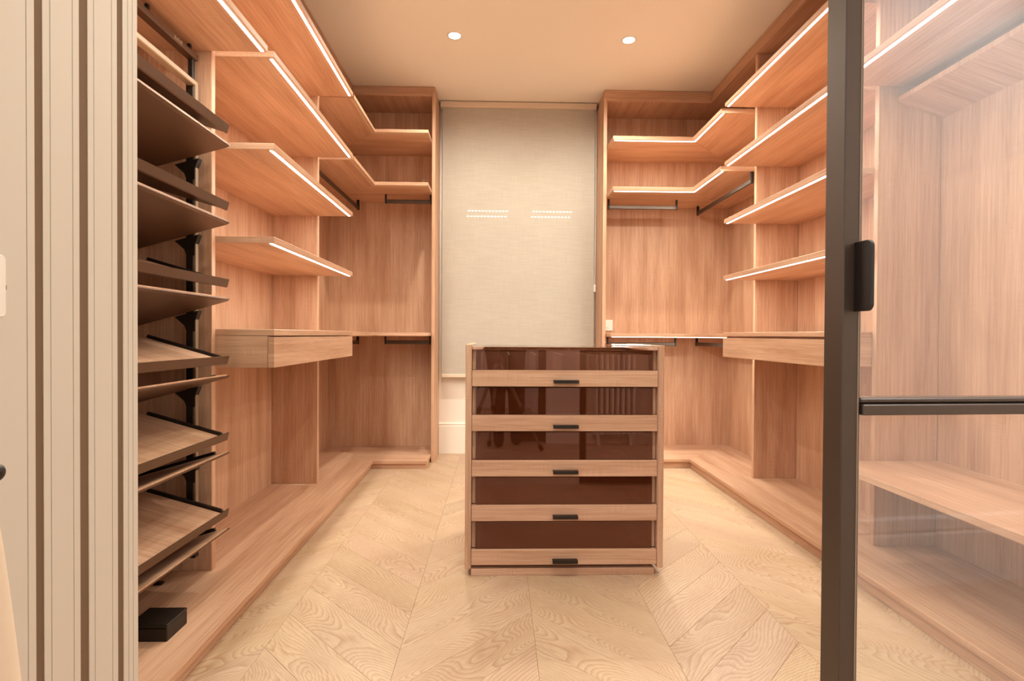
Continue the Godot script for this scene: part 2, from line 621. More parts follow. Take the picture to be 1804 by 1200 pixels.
	var w2 := thing("window_2", "white framed bedroom window letting in daylight", "window", V(-2.56, 0.4, 1.45), "", "structure")
	for q in [[0.6, 0.67], [1.42, 1.48], [2.23, 2.3]]:
		part(w2, "window_frame", bx(V(-2.59, 0.4, q[0]), V(-2.53, 2.3, q[1]), 1, 0.003, 0.0), M.white)
	for q in [[0.4, 0.47], [2.23, 2.3]]:
		part(w2, "window_frame", bx(V(-2.59, q[0], 0.67), V(-2.53, q[1], 2.23), 2, 0.003, 0.0), M.white)
	part(w2, "pane", bx(V(-2.562, 0.47, 0.67), V(-2.558, 2.23, 2.23), 1, 0.0, 0.0), M.glass)

func floor_boards() -> void:
	var f := thing("floor", "pale oak chevron parquet floor", "floor", V(0, 0, -2), "", "structure")
	var sub := mb(0.0)
	sub.box(V(-2.62, -0.12, -4.4), V(2.62, -0.012, 2.82), 2, 0.0)
	part(f, "subfloor", sub, M.sub)
	var dz := 0.194
	var wx := 0.405
	var count := 0
	for k in range(-3, 6):
		var x0 := -0.287 + wx * k
		var x1 := x0 + wx
		if x0 > 1.5 or x1 < -0.95:
			continue
		# towards an even seam the boards come nearer the camera
		var rise := -1.0 if k % 2 == 0 else 1.0
		var za := -1.976 if k % 2 == 0 else -1.976 - wx
		for j in range(-14, 16):
			var z0 := za + dz * j
			var quad := PackedVector2Array([Vector2(x0, z0), Vector2(x1, z0 + rise * wx), Vector2(x1, z0 + rise * wx + dz), Vector2(x0, z0 + dz)])
			var lim := PackedVector2Array([Vector2(-0.95, -4.235), Vector2(1.46, -4.235), Vector2(1.46, -0.2), Vector2(-0.95, -0.2)])
			for poly in Geometry2D.intersect_polygons(quad, lim):
				if poly.size() < 3:
					continue
				var ar := 0.0
				for i in poly.size():
					ar += poly[i].cross(poly[(i + 1) % poly.size()])
				if absf(ar) < 0.004:
					continue
				var b := MB.new()
				b.su = 0.548
				b.sv = 1.1
				var dir := Vector2(1, rise).normalized()
				var side := Vector2(-dir.y, dir.x)
				# one board of the texture for each plank
				var base := Vector2(x0, z0).dot(side)
				var base2 := Vector2(x0, z0 + dz).dot(side)
				b.off = Vector2(rng.randi() % 4 * 0.25 - minf(base, base2) / b.su + 0.002, rng.randf())
				var t := rng.randf_range(0.90, 1.06)
				b.tint = Color(t, t * rng.randf_range(0.975, 1.01), t * rng.randf_range(0.94, 1.02))
				var q := MB.inset(poly if ar > 0.0 else _rev(poly), 0.00025)
				b.sweep(q, -0.014, 0.0, dir, 0.0006, false)
				part(f, "floor_plank", b, M["floor%d" % (rng.randi() % 2)])
				count += 1
	# the hall and bedroom beyond: plain boards
	var far := mb(0.0)
	far.su = 0.548
	far.sv = 1.1
	far.box(V(-2.5, -0.012, -0.2), V(2.5, 0.0, 2.7), 2, 0.0)
	far.box(V(-2.5, -0.012, -1.2), V(-0.951, 0.0, -0.2), 2, 0.0)
	far.box(V(1.461, -0.012, -1.2), V(2.5, 0.0, -0.2), 2, 0.0)
	part(f, "hall_floor", far, M.floor0)

func _rev(p: PackedVector2Array) -> PackedVector2Array:
	var q := p.duplicate()
	q.reverse()
	return q

# front line of the left run of shelves, which stands a hair out of square
func lx(z: float) -> float:
	return -0.857 + (z + 3.21) * 0.0125

func left_carcass() -> void:
	var o := thing("wardrobe", "open oak wardrobe along the left wall, its panels, dividers and low plinth", "wardrobe", V(-1.09, 0, -2.7), "fitted wardrobes on the side walls")
	for q in [[-4.2325, -3.19], [-3.165, -2.025], [-2.0, -1.118]]:
		part(o, "wall_panel", bx(V(-1.343, 0.058, q[0]), V(-1.325, 2.674, q[1]), 1, 0.0006), M.wood)
	part(o, "back_panel", bx(V(-1.325, 0.058, -4.2325), V(-0.489, 0.93, -4.22), 1, 0.0006), M.wood)
	part(o, "back_panel", bx(V(-1.325, 0.955, -4.2325), V(-0.489, 2.674, -4.22), 1, 0.0006), M.wood)
	part(o, "divider", bx(V(-1.325, 0.058, -2.025), V(-1.057, 2.674, -2.0), 1), M.wood)
	part(o, "divider", bx(V(-1.325, 0.058, -3.19), V(-1.06, 2.674, -3.165), 1), M.wood)
	part(o, "end_panel", bx(V(-0.488, 0.0, -4.2325), V(-0.464, 2.70, -3.92), 1), M.wood)
	var top := PackedVector2Array([Vector2(-1.343, -1.118), Vector2(-1.343, -4.2325), Vector2(-0.489, -4.2325), Vector2(-0.489, -3.92), Vector2(-1.055, -3.92), Vector2(-1.055, -1.118)])
	part(o, "top_panel", mb().sweep(top, 2.675, 2.70), M.wood)
	var fill := PackedVector2Array([Vector2(-1.343, -1.118), Vector2(-1.343, -4.2325), Vector2(-0.47, -4.2325), Vector2(-0.47, -3.93), Vector2(-1.065, -3.93), Vector2(-1.065, -1.118)])
	part(o, "scribe_filler", mb().sweep(fill, 2.701, CEIL - 0.002), M.wood)
	# plinth: mitred slab on a set-back kick board
	var fx := func(z: float) -> float: return -0.866 + (z + 3.738) * 0.0149
	var yt := 0.058
	var ys := 0.036
	part(o, "plinth_slab", mb().sweep(PackedVector2Array([Vector2(-1.343, -1.118), Vector2(-1.343, -4.2325), Vector2(fx.call(-3.725), -3.725), Vector2(fx.call(-1.118), -1.118)]), ys, yt), M.wood)
	part(o, "plinth_slab", mb().sweep(PackedVector2Array([Vector2(-1.343, -4.2325), Vector2(-0.489, -4.2325), Vector2(-0.489, -3.725), Vector2(fx.call(-3.725), -3.725)]), ys, yt, Vector2(1, 0)), M.wood)
	part(o, "kick_board", mb().sweep(PackedVector2Array([Vector2(-1.343, -1.118), Vector2(-1.343, -4.2325), Vector2(-0.497, -4.2325), Vector2(-0.497, -3.738), Vector2(fx.call(-3.738) - 0.013, -3.738), Vector2(fx.call(-1.118) - 0.013, -1.118)]), 0.0, ys - 0.0002), M.wood)

func right_carcass() -> void:
	var o := thing("wardrobe", "open oak wardrobe along the right wall, its panels, dividers and low plinth", "wardrobe", V(1.6, 0, -2.7), "fitted wardrobes on the side walls")
	for q in [[-4.2325, -3.25], [-3.225, -2.2], [-2.175, -0.951]]:
		part(o, "wall_panel", bx(V(1.835, 0.068, q[0]), V(1.853, 2.66, q[1]), 1, 0.0006), M.wood)
	part(o, "back_panel", bx(V(0.796, 0.068, -4.2325), V(1.835, 0.93, -4.22), 1, 0.0006), M.wood)
	part(o, "back_panel", bx(V(0.796, 0.953, -4.2325), V(1.835, 2.66, -4.22), 1, 0.0006), M.wood)
	part(o, "divider", bx(V(1.57, 0.068, -2.2), V(1.835, 2.66, -2.175), 1), M.wood)
	part(o, "divider", bx(V(1.57, 0.068, -3.25), V(1.835, 2.66, -3.225), 1), M.wood)
	part(o, "end_panel", bx(V(0.768, 0.0, -4.2325), V(0.794, 2.685, -3.92), 1), M.wood)
	var top := PackedVector2Array([Vector2(1.853, -0.951), Vector2(1.853, -4.2325), Vector2(0.795, -4.2325), Vector2(0.795, -3.92), Vector2(1.565, -3.92), Vector2(1.565, -0.951)])
	part(o, "top_panel", mb().sweep(top, 2.661, 2.687), M.wood)
	var fill := PackedVector2Array([Vector2(1.853, -0.951), Vector2(1.853, -4.2325), Vector2(0.775, -4.2325), Vector2(0.775, -3.93), Vector2(1.574, -3.93), Vector2(1.574, -0.951)])
	part(o, "scribe_filler", mb().sweep(fill, 2.688, CEIL - 0.002), M.wood)
	var fx := func(z: float) -> float: return 1.359 - (z + 3.738) * 0.004
	var yt := 0.068
	var ys := 0.046
	part(o, "plinth_slab", mb().sweep(PackedVector2Array([Vector2(1.853, -0.951), Vector2(1.853, -4.2325), Vector2(fx.call(-3.735), -3.735), Vector2(fx.call(-0.951), -0.951)]), ys, yt), M.wood)
	part(o, "plinth_slab", mb().sweep(PackedVector2Array([Vector2(1.853, -4.2325), Vector2(0.796, -4.2325), Vector2(0.796, -3.735), Vector2(fx.call(-3.735), -3.735)]), ys, yt, Vector2(1, 0)), M.wood)
	part(o, "kick_board", mb().sweep(PackedVector2Array([Vector2(1.853, -0.951), Vector2(1.853, -4.2325), Vector2(0.80, -4.2325), Vector2(0.80, -3.748), Vector2(fx.call(-3.748) + 0.012, -3.748), Vector2(fx.call(-0.951) + 0.012, -0.951)]), 0.0, ys - 0.0002), M.wood)

func shelf(label: String, poly: PackedVector2Array, y0: float, y1: float, a: Vector2, b: Vector2, lit := true, group := "") -> Node3D:
	var mid := (poly[0] + poly[2]) / 2.0
	var o := thing("shelf", label, "shelf", V(mid.x, y0, mid.y), group)
	part(o, "board", mb().sweep(poly, y0, y1), M.wood)
	if a != b:
		strip(o, V(a.x, y0, a.y), V(b.x, y0, b.y), lit)
	return o

func corner_shelf(label: String, s: float, wall: float, end: float, front: float, back: float, near: float, fz: float, y0: float, y1: float, lit: bool) -> void:
	# s is -1 on the left, 1 on the right; two boards mitred at the corner
	var o := thing("corner_shelf", label, "shelf", V((wall + front) / 2.0, y0, -3.9), "L-shaped corner shelves")
	part(o, "side_board", mb().sweep(PackedVector2Array([Vector2(wall, near), Vector2(front, near), Vector2(front, fz), Vector2(wall, back)]), y0, y1, Vector2(0, 1)), M.wood)
	part(o, "back_board", mb().sweep(PackedVector2Array([Vector2(wall, back), Vector2(front, fz), Vector2(end, fz), Vector2(end, back)]), y0, y1, Vector2(1, 0)), M.wood)
	var d := 0.017
	strip(o, V(front + s * d, y0, near - 0.008), V(front + s * d, y0, fz - d), lit)
	strip(o, V(front + s * (d - 0.007), y0, fz - d), V(end + s * 0.012, y0, fz - d), lit)

func shelves() -> void:
	var inset_ := 0.016
	var zn := -2.03
	var zf := -3.163
	# left run between the two dividers
	var lv := [["lit oak shelf low on the left wall, the first above the drawer counter", 1.280, 1.304],
		["lit oak shelf on the left wall, the second above the drawer counter", 1.630, 1.654],
		["lit oak shelf on the left wall, the third above the drawer counter", 1.973, 1.997],
		["topmost lit oak shelf between the left dividers, close under the ceiling", 2.330, 2.355]]
	for q in lv:
		var poly := PackedVector2Array([Vector2(-1.324, zn), Vector2(-1.324, zf), Vector2(lx(zf), zf), Vector2(lx(zn), zn)])
		shelf(q[0], poly, q[1], q[2], Vector2(lx(zn) - inset_, zn - 0.012), Vector2(lx(zf) - inset_, zf + 0.012), true, "lit shelves")
	# above the shoe rack
	for q in [["lit oak shelf directly above the shoe rack, nearest on the left", 1.975, 1.999], ["lit oak top shelf over the shoe rack bay, under the ceiling", 2.330, 2.355]]:
		var f := -0.853
		shelf(q[0], PackedVector2Array([Vector2(-1.324, -1.118), Vector2(-1.324, -1.998), Vector2(f, -1.998), Vector2(f, -1.118)]), q[1], q[2], Vector2(f - inset_, -1.11), Vector2(f - inset_, -1.99), true, "lit shelves")
	# left corner, strips switched off
	corner_shelf("L-shaped unlit oak shelf high in the left back corner, below the dark top gap", -1, -1.324, -0.49, -0.858, -4.219, -3.193, -3.725, 2.335, 2.358, false)
	corner_shelf("L-shaped unlit oak shelf in the left back corner with two hanging rails under it", -1, -1.324, -0.49, -0.858, -4.219, -3.193, -3.725, 1.971, 1.995, false)
	corner_shelf("L-shaped oak shelf in the left back corner level with the drawer counter", -1, -1.324, -0.49, -0.870, -4.219, -3.193, -3.76, 0.929, 0.953, false)
	# right run
	zn = -2.203
	zf = -3.222
	var rv := [["lit oak shelf low on the right wall, the first above the drawer counter", 1.282, 1.306],
		["lit oak shelf on the right wall, the second above the drawer counter", 1.625, 1.650],
		["lit oak shelf on the right wall, the third above the drawer counter", 1.975, 1.999],
		["topmost lit oak shelf between the right dividers, close under the ceiling", 2.333, 2.356]]
	for q in rv:
		shelf(q[0], PackedVector2Array([Vector2(1.834, zn), Vector2(1.834, zf), Vector2(1.372, zf), Vector2(1.380, zn)]), q[1], q[2], Vector2(1.380 + inset_, zn - 0.008), Vector2(1.372 + inset_, zf + 0.008), true, "lit shelves")
	corner_shelf("L-shaped lit oak shelf high in the right back corner, below the dark top gap", 1, 1.834, 0.798, 1.362, -4.219, -3.253, -3.725, 2.310, 2.337, true)
	corner_shelf("L-shaped lit oak shelf in the right back corner with two hanging rails under it", 1, 1.834, 0.798, 1.360, -4.219, -3.253, -3.725, 1.955, 1.983, true)
	corner_shelf("L-shaped lit oak shelf in the right back corner level with the drawer counter", 1, 1.834, 0.798, 1.400, -4.219, -3.253, -3.76, 0.930, 0.953, true)
	# right near bay, seen through the glass door
	strip_k = 0.4
	shelf("lit oak shelf high behind the glass door", PackedVector2Array([Vector2(1.834, -0.96), Vector2(1.834, -2.172), Vector2(1.378, -2.172), Vector2(1.378, -0.96)]), 1.975, 1.999, Vector2(1.394, -0.97), Vector2(1.394, -2.165), true, "lit shelves")
	shelf("lit oak top shelf behind the glass door, under the ceiling", PackedVector2Array([Vector2(1.834, -0.96), Vector2(1.834, -2.172), Vector2(1.378, -2.172), Vector2(1.378, -0.96)]), 2.333, 2.356, Vector2(1.394, -0.97), Vector2(1.394, -2.165), true, "lit shelves")
	shelf("low unlit oak shelf behind the lower glass pane, above the plinth", PackedVector2Array([Vector2(1.834, -0.96), Vector2(1.834, -2.172), Vector2(1.368, -2.172), Vector2(1.368, -0.96)]), 0.401, 0.425, Vector2(), Vector2())
	var sl := mb()
	sl.xf = Transform3D(Basis(V(1, 0, 0), V(0, 0, 1), V(0, -1, 0)), V(0, 0, -2.172))
	sl.sweep(PackedVector2Array([Vector2(1.643, -1.928), Vector2(1.643, -1.909), Vector2(1.834, -1.845), Vector2(1.834, -1.866)]), 0.0, 1.21, Vector2(0, 1))
	solo("sloping_board", sl, M.wood, "sloping board under the high shelf behind the glass door", "board")
	strip_k = 1.0
	# worktops and drawer units under them
	zn = -2.03
	zf = -3.163
	shelf("oak worktop slab over the drawer on the left wall", PackedVector2Array([Vector2(-1.324, zn), Vector2(-1.324, zf), Vector2(lx(zf), zf), Vector2(lx(zn), zn)]), 0.932, 0.956, Vector2(), Vector2(), false, "worktop slabs").name = "worktop"
	var d := thing("drawer_unit", "wall-hung oak drawer box under the left worktop", "drawer", V(-1.1, 0.811, -2.6), "wall-hung drawer boxes")
	part(d, "carcass", mb().sweep(PackedVector2Array([Vector2(-1.324, zn), Vector2(-1.324, zf), Vector2(lx(zf) - 0.024, zf), Vector2(lx(zn) - 0.024, zn)]), 0.811, 0.931), M.wood)
	part(d, "drawer_front", mb().sweep(PackedVector2Array([Vector2(lx(zf) - 0.022, zf), Vector2(lx(zf), zf), Vector2(lx(zn), zn), Vector2(lx(zn) - 0.022, zn)]), 0.811, 0.9265), M.wood)
	zn = -2.203
	zf = -3.222
	shelf("oak worktop slab over the drawer on the right wall", PackedVector2Array([Vector2(1.834, zn), Vector2(1.834, zf), Vector2(1.373, zf), Vector2(1.373, zn)]), 0.939, 0.961, Vector2(), Vector2(), false, "worktop slabs").name = "worktop_001"
	d = thing("drawer_unit", "wall-hung oak drawer box under the right worktop", "drawer", V(1.6, 0.814, -2.7), "wall-hung drawer boxes")
	part(d, "carcass", mb().sweep(PackedVector2Array([Vector2(1.834, zn), Vector2(1.834, zf), Vector2(1.397, zf), Vector2(1.397, zn)]), 0.814, 0.938), M.wood)
	part(d, "drawer_front", mb().sweep(PackedVector2Array([Vector2(1.395, zf), Vector2(1.373, zf), Vector2(1.373, zn), Vector2(1.395, zn)]), 0.814, 0.928), M.wood)

func hanging_rail(label: String, a: Vector3, b: Vector3, drop: float) -> void:
	# a and b: where the brackets meet the underside of the shelf
	var o := thing("hanging_rail", label, "clothes rail", (a + b) / 2.0, "dark metal hanging rails")
	var along_x := absf(b.x - a.x) > absf(b.z - a.z)
	var lo := V(minf(a.x, b.x), a.y - drop, minf(a.z, b.z))
	var hi := V(maxf(a.x, b.x), a.y - drop + 0.028, maxf(a.z, b.z))
	if along_x:
		lo.z -= 0.007; hi.z += 0.007
	else:
		lo.x -= 0.007; hi.x += 0.007
	part(o, "bar", bx(lo, hi, 0, 0.003, 0.0), M.rail)
	for p in [a, b]:
		part(o, "bracket", bx(p + V(-0.006 if along_x else -0.010, -drop - 0.002, -0.010 if along_x else -0.006), p + V(0.006 if along_x else 0.010, 0.0, 0.010 if along_x else 0.006), 1, 0.003, 0.0), M.black)

func rails() -> void:
	hanging_rail("dark clothes rail running back along the left wall under the lower L shelf", V(-1.08, 1.971, -3.2), V(-1.08, 1.971, -4.14), 0.075)
	hanging_rail("short dark clothes rail across the left back corner under the lower L shelf", V(-0.832, 1.971, -3.97), V(-0.503, 1.971, -3.97), 0.066)
	hanging_rail("dark clothes rail along the left wall under the counter-level corner shelf", V(-1.08, 0.929, -3.2), V(-1.08, 0.929, -4.14), 0.065)
	hanging_rail("short dark clothes rail across the left back corner at counter level", V(-0.832, 0.929, -3.97), V(-0.503, 0.929, -3.97), 0.062)
	hanging_rail("dark clothes rail running back along the right wall under the lower L shelf", V(1.56, 1.955, -3.26), V(1.56, 1.955, -4.15), 0.07)
	hanging_rail("dark clothes rail across the right back corner under the lower L shelf", V(0.82, 1.955, -3.97), V(1.33, 1.955, -3.97), 0.072)
	hanging_rail("dark clothes rail along the right wall under the counter-level corner shelf", V(1.56, 0.930, -3.26), V(1.56, 0.930, -4.15), 0.068)
	hanging_rail("dark clothes rail across the right back corner at counter level behind the island", V(0.82, 0.930, -3.97), V(1.33, 0.930, -3.97), 0.068)

func island() -> void:
	var z := -2.07
	var zb := -2.56
	var o := thing("drawer_island", "freestanding oak drawer island with glass top and tinted glass fronts", "island", V(0.263, 0, -2.3))
	part(o, "side_panel", bx(V(-0.125, 0.028, zb), V(-0.101, 0.901, z), 1), M.wood)
	part(o, "side_panel", bx(V(0.628, 0.029, zb), V(0.652, 0.901, z), 1), M.wood)
	part(o, "back_panel", bx(V(-0.100, 0.028, zb), V(0.627, 0.885, zb + 0.018), 1), M.wood)
	part(o, "plinth", bx(V(-0.101, 0.0, zb + 0.02), V(0.618, 0.027, z - 0.004), 0), M.wood)
	part(o, "base_panel", bx(V(-0.100, 0.0285, zb + 0.019), V(0.627, 0.040, z - 0.04), 0), M.wood)
	# glass top let in between the sides on a mitred frame
	part(o, "glass_top", bx(V(-0.100, 0.893, zb), V(0.627, 0.901, z + 0.001), 0, 0.001, 0.0), M.top_glass)
	part(o, "top_frame", bx(V(-0.100, 0.882, zb + 0.018), V(-0.060, 0.8925, z - 0.004), 2), M.wood)
	part(o, "top_frame", bx(V(0.587, 0.882, zb + 0.018), V(0.627, 0.8925, z - 0.004), 2), M.wood)
	part(o, "top_frame", bx(V(-0.059, 0.882, zb + 0.019), V(0.586, 0.8925, zb + 0.06), 0), M.wood)
	var rows := [[0.739, 0.802, 0.884], [0.565, 0.627, 0.736], [0.388, 0.450, 0.562], [0.214, 0.275, 0.385], [0.042, 0.101, 0.211]]
	for i in rows.size():
		var r = rows[i]
		var d := part(o, "drawer", bx(V(-0.0995, r[0], z - 0.022), V(0.6265, r[1], z - 0.0005), 0), M.wood)
		part(d, "glass_front", bx(V(-0.0835, r[1] + 0.0005, z - 0.018), V(0.6105, r[2] - 0.002, z - 0.012), 0, 0.0008, 0.0), M.tint)
		part(d, "handle", _handle(0.265, (r[0] + r[1]) / 2.0 - 0.009, z), M.black)
		for s in [[-0.0995, -0.0845], [0.6115, 0.6265]]:
			part(d, "end_strip", bx(V(s[0], r[1] + 0.0005, z - 0.060), V(s[1], r[2] - 0.001, z - 0.026), 1), M.wood)
		for s in [[-0.0765, -0.0665], [0.5945, 0.6045]]:
			part(d, "drawer_side", bx(V(s[0], r[0] + 0.004, zb + 0.03), V(s[1], r[2] - 0.022, z - 0.024), 2), M.wood)
		part(d, "drawer_back", bx(V(-0.0635, r[0] + 0.004, zb + 0.03), V(0.5875, r[2] - 0.022, zb + 0.044), 0), M.wood)
		part(d, "drawer_base", bx(V(-0.0635, r[0] + 0.004, zb + 0.045), V(0.5875, r[0] + 0.012, z - 0.024), 0), M.wood)
		if i == 0:
			for k in 5:
				var x := 0.045 + 0.107 * k
				part(d, "tray_divider", bx(V(x - 0.004, r[0] + 0.013, zb + 0.05), V(x + 0.004, r[2] - 0.022, z - 0.03), 2), M.wood)

func _handle(x: float, y: float, z: float) -> MB:
	var b := mb(0.0)
	b.xf = Transform3D(Basis(V(0, 0, 1), V(1, 0, 0), V(0, 1, 0)), V(x - 0.049, y, z))
	# profile (out, up): a folded pull with a turned-down lip
	b.sweep(PackedVector2Array([Vector2(0, 0), Vector2(0.018, -0.002), Vector2(0.018, -0.008), Vector2(0.022, -0.008), Vector2(0.022, 0.004), Vector2(0, 0.004)]), 0.0, 0.098, Vector2(0, 1), 0.0006)
	return b

func shoe_rack() -> void:
	var zf := -1.926
	var zn := -1.24
	var xc := -1.121
	var o := thing("shoe_rack", "tall pull-out shoe rack of tilted bronze and oak trays in the left bay", "shoe rack", V(xc, 0.06, (zf + zn) / 2.0))
	var along := func(x: float, y: float, turned: bool) -> Transform3D:
		# local x runs out of the wardrobe, local z is height, local y runs along the rack
		if turned:
			return Transform3D(Basis(V(-1, 0, 0), V(0, 0, -1), V(0, 1, 0)), V(x, y, zn))
		return Transform3D(Basis(V(1, 0, 0), V(0, 0, 1), V(0, 1, 0)), V(x, y, zf))
	var len := zn - zf
	var slope := -0.292
	for i in 6:
		var top := 1.677 - 0.2727 * i
		for turned in [false, true]:
			var y: float = top - 0.1415 if turned else top
			var f: Transform3D = along.call(xc, y, turned)
			var up := func(x: float) -> float: return -0.016 + (x - 0.158) * slope
			var b := mb()
			# oak board on top of the pan
			b.xf = f
			b.sweep(PackedVector2Array([Vector2(-0.164, up.call(-0.164)), Vector2(0.152, up.call(0.152)), Vector2(0.152, up.call(0.152) - 0.005), Vector2(-0.164, up.call(-0.164) - 0.005)]), 0.014, len - 0.014, Vector2(0, 1), 0.0005)
			var tray := part(o, "shoe_tray", b, M.wood)
			b = mb(0.0)
			b.xf = f
			b.sweep(PackedVector2Array([Vector2(-0.166, up.call(-0.166) - 0.0052), Vector2(0.153, up.call(0.153) - 0.0052), Vector2(0.150, up.call(0.150) - 0.011), Vector2(-0.158, up.call(-0.158) - 0.013), Vector2(-0.167, up.call(-0.167) - 0.009)]), 0.0, len, Vector2(0, 1), 0.0015)
			part(tray, "metal_pan", b, M.bronze)
			b = mb(0.0)
			b.xf = f
			b.sweep(PackedVector2Array([Vector2(0.1535, -0.029), Vector2(0.158, -0.027), Vector2(0.165, 0.0), Vector2(0.1605, 0.001)]), 0.0, len, Vector2(0, 1), 0.0006)
			part(tray, "front_lip", b, M.bronze)
			for e in [[0.001, 0.011], [len - 0.011, len - 0.001]]:
				b = mb(0.0)
				b.xf = f
				b.sweep(PackedVector2Array([Vector2(-0.120, up.call(-0.120)), Vector2(-0.116, up.call(-0.116) + 0.011), Vector2(0.140, up.call(0.140) + 0.011), Vector2(0.150, up.call(0.150) + 0.001), Vector2(0.150, up.call(0.150) - 0.004), Vector2(-0.120, up.call(-0.120) - 0.004)]), e[0], e[1], Vector2(0, 1), 0.001)
				part(tray, "side_rail", b, M.black)
	# frame: two posts, their gussets, the top bar and the fixed runner under the shelf
	for e in [zf - 0.042, zn + 0.022]:
		part(o, "post", bx(V(-1.122, 0.20, e), V(-1.0955, 1.845, e + 0.020), 1, 0.002, 0.0), M.black)
		part(o, "post_cover", bx(V(-1.095, 0.21, e + 0.001), V(-1.087, 1.83, e + 0.019), 1, 0.001, 0.0), M.champagne)
		for i in 6:
			var y := 1.677 - 0.2727 * i - 0.128
			var g := mb(0.0)
			g.xf = Transform3D(Basis(V(1, 0, 0), V(0, 0, 1), V(0, -1, 0)), V(xc - 0.014, y, e + 0.002))
			g.sweep(PackedVector2Array([Vector2(-0.026, 0.006), Vector2(0.060, -0.018), Vector2(0.046, 0.020), Vector2(0.046, 0.058), Vector2(0.016, 0.058), Vector2(0.008, 0.036)]), -0.004, 0.020, Vector2(0, 1), 0.001)
			part(o, "gusset", g, M.black)
	part(o, "top_bar", bx(V(-1.118, 1.826, zf - 0.043), V(-1.088, 1.846, zn + 0.043), 2, 0.003, 0.0), M.champagne)
	var run := part(o, "fixed_runner", bx(V(-1.122, 1.923, zf - 0.048), V(-1.090, 1.945, zn + 0.05), 2, 0.002, 0.0), M.bronze)
	for k in 8:
		var zz := -1.873 + k * 0.0058
		part(run, "logo_mark", bx(V(-1.0902, 1.928, zz), V(-1.0892, 1.928 + (0.013 if k % 3 != 2 else 0.009), zz + 0.0028), 1, 0.0, 0.0), M.champagne)
	for zz in [zf - 0.03, zf + 0.20, zn - 0.06]:
		part(o, "runner_mount", bx(V(-1.116, 1.945, zz), V(-1.104, 1.9748, zz + 0.012), 2, 0.002, 0.0), M.black)
	part(o, "pivot", bx(V(-1.116, 1.846, zf - 0.040), V(-1.098, 1.923, zf - 0.024), 1, 0.002, 0.0), M.black)
	part(o, "pivot", bx(V(-1.116, 1.846, zn + 0.024), V(-1.098, 1.923, zn + 0.040), 1, 0.002, 0.0), M.black)
	part(o, "foot_bearing", bx(V(-1.20, 0.0585, -1.905), V(-1.17, 0.066, -1.885), 2, 0.002, 0.0), M.black)

func window_blind() -> void:
	var o := thing("roller_blind", "cream linen roller blind covering the window at the far end", "blind", V(0.157, 0.61, -4.165))
	var nx := 48
	var ny := 60
	var x0 := -0.437
	var x1 := 0.748
	var y0 := 0.612
	var y1 := 2.725
	var zat := func(x: float, y: float) -> float:
		var low := exp(-(y - y0) * 9.0)
		return -4.165 + low * 0.005 * sin(x * 7.0 + 0.8) + 0.0012 * sin(y * 21.0 + x * 3.0) * low
	for side in [0.0, -0.002]:
		pass
	var b := mb(0.0)
	for side in [1.0, -1.0]:
		for i in nx:
			for j in ny:
				var p := []
				var uv := []
				for q in [[0, 0], [1, 0], [1, 1], [0, 1]]:
					var x := lerpf(x0, x1, float(i + q[0]) / nx)
					var y := lerpf(y0, y1, float(j + q[1]) / ny)
					p.append(V(x, y, zat.call(x, y) + side * 0.0008))
					uv.append(Vector2(x, y) / 0.5)
				b.fan(p, V(0, 0, side), uv)
	part(o, "fabric", b, M.linen)
	b = mb(0.0)
	b.xf = Transform3D(Basis(), V(0, 0, 0))
	part(o, "hem_bar", bx(V(x0, 0.606, -4.170), V(x1, 0.632, -4.158), 0, 0.003, 0.0), M.cloth)
	part(o, "head_rail", bx(V(-0.455, 2.70, -4.225), V(0.76, 2.744, -4.150), 0, 0.004, 0.0), M.cloth)
	# glowing dashes on the blind face, standing in for light through shutter slots
	var dash_glow := mat(rgb8(255, 250, 238), 0.6)
	dash_glow.emission_enabled = true
	dash_glow.emission = Color(1.0, 0.97, 0.9)
	dash_glow.emission_energy_multiplier = 1.3
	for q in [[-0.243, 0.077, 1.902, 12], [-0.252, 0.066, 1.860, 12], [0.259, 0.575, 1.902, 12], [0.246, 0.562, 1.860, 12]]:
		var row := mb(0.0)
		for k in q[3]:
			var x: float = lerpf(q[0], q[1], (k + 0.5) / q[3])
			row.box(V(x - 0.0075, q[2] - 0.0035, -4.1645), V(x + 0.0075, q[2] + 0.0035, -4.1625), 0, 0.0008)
		part(o, "glow_dash_row", row, dash_glow)
	var ch := mb(0.0)
	ch.tube(PackedVector3Array([V(0.756, 2.72, -4.16), V(0.7555, 2.0, -4.16), V(0.755, 1.334, -4.16)]), 0.002, 0.002, 6)
	ch.tube(PackedVector3Array([V(0.760, 2.72, -4.175), V(0.7645, 2.0, -4.17), V(0.757, 1.334, -4.162)]), 0.002, 0.002, 6)
	part(o, "pull_chain", ch, M.white)
	part(o, "chain_weight", bx(V(0.7465, 1.278, -4.170), V(0.7625, 1.336, -4.150), 1, 0.003, 0.0), M.white)

func slat_profile(za: float, zb: float) -> PackedVector2Array:
	# (x, z) outline of one board on the doorway side: two fine bead lines near its edges
	var f := -0.740
	var p := PackedVector2Array([Vector2(-0.7615, zb), Vector2(f, zb)])
	for g in [zb + 0.0145, za - 0.0145]:
		if g < za - 0.004 and g > zb + 0.004:
			p.append_array([Vector2(f, g - 0.0009), Vector2(f - 0.0016, g - 0.0004), Vector2(f - 0.0016, g + 0.0004), Vector2(f, g + 0.0009)])
	p.append_array([Vector2(f, za), Vector2(-0.7615, za)])
	return p

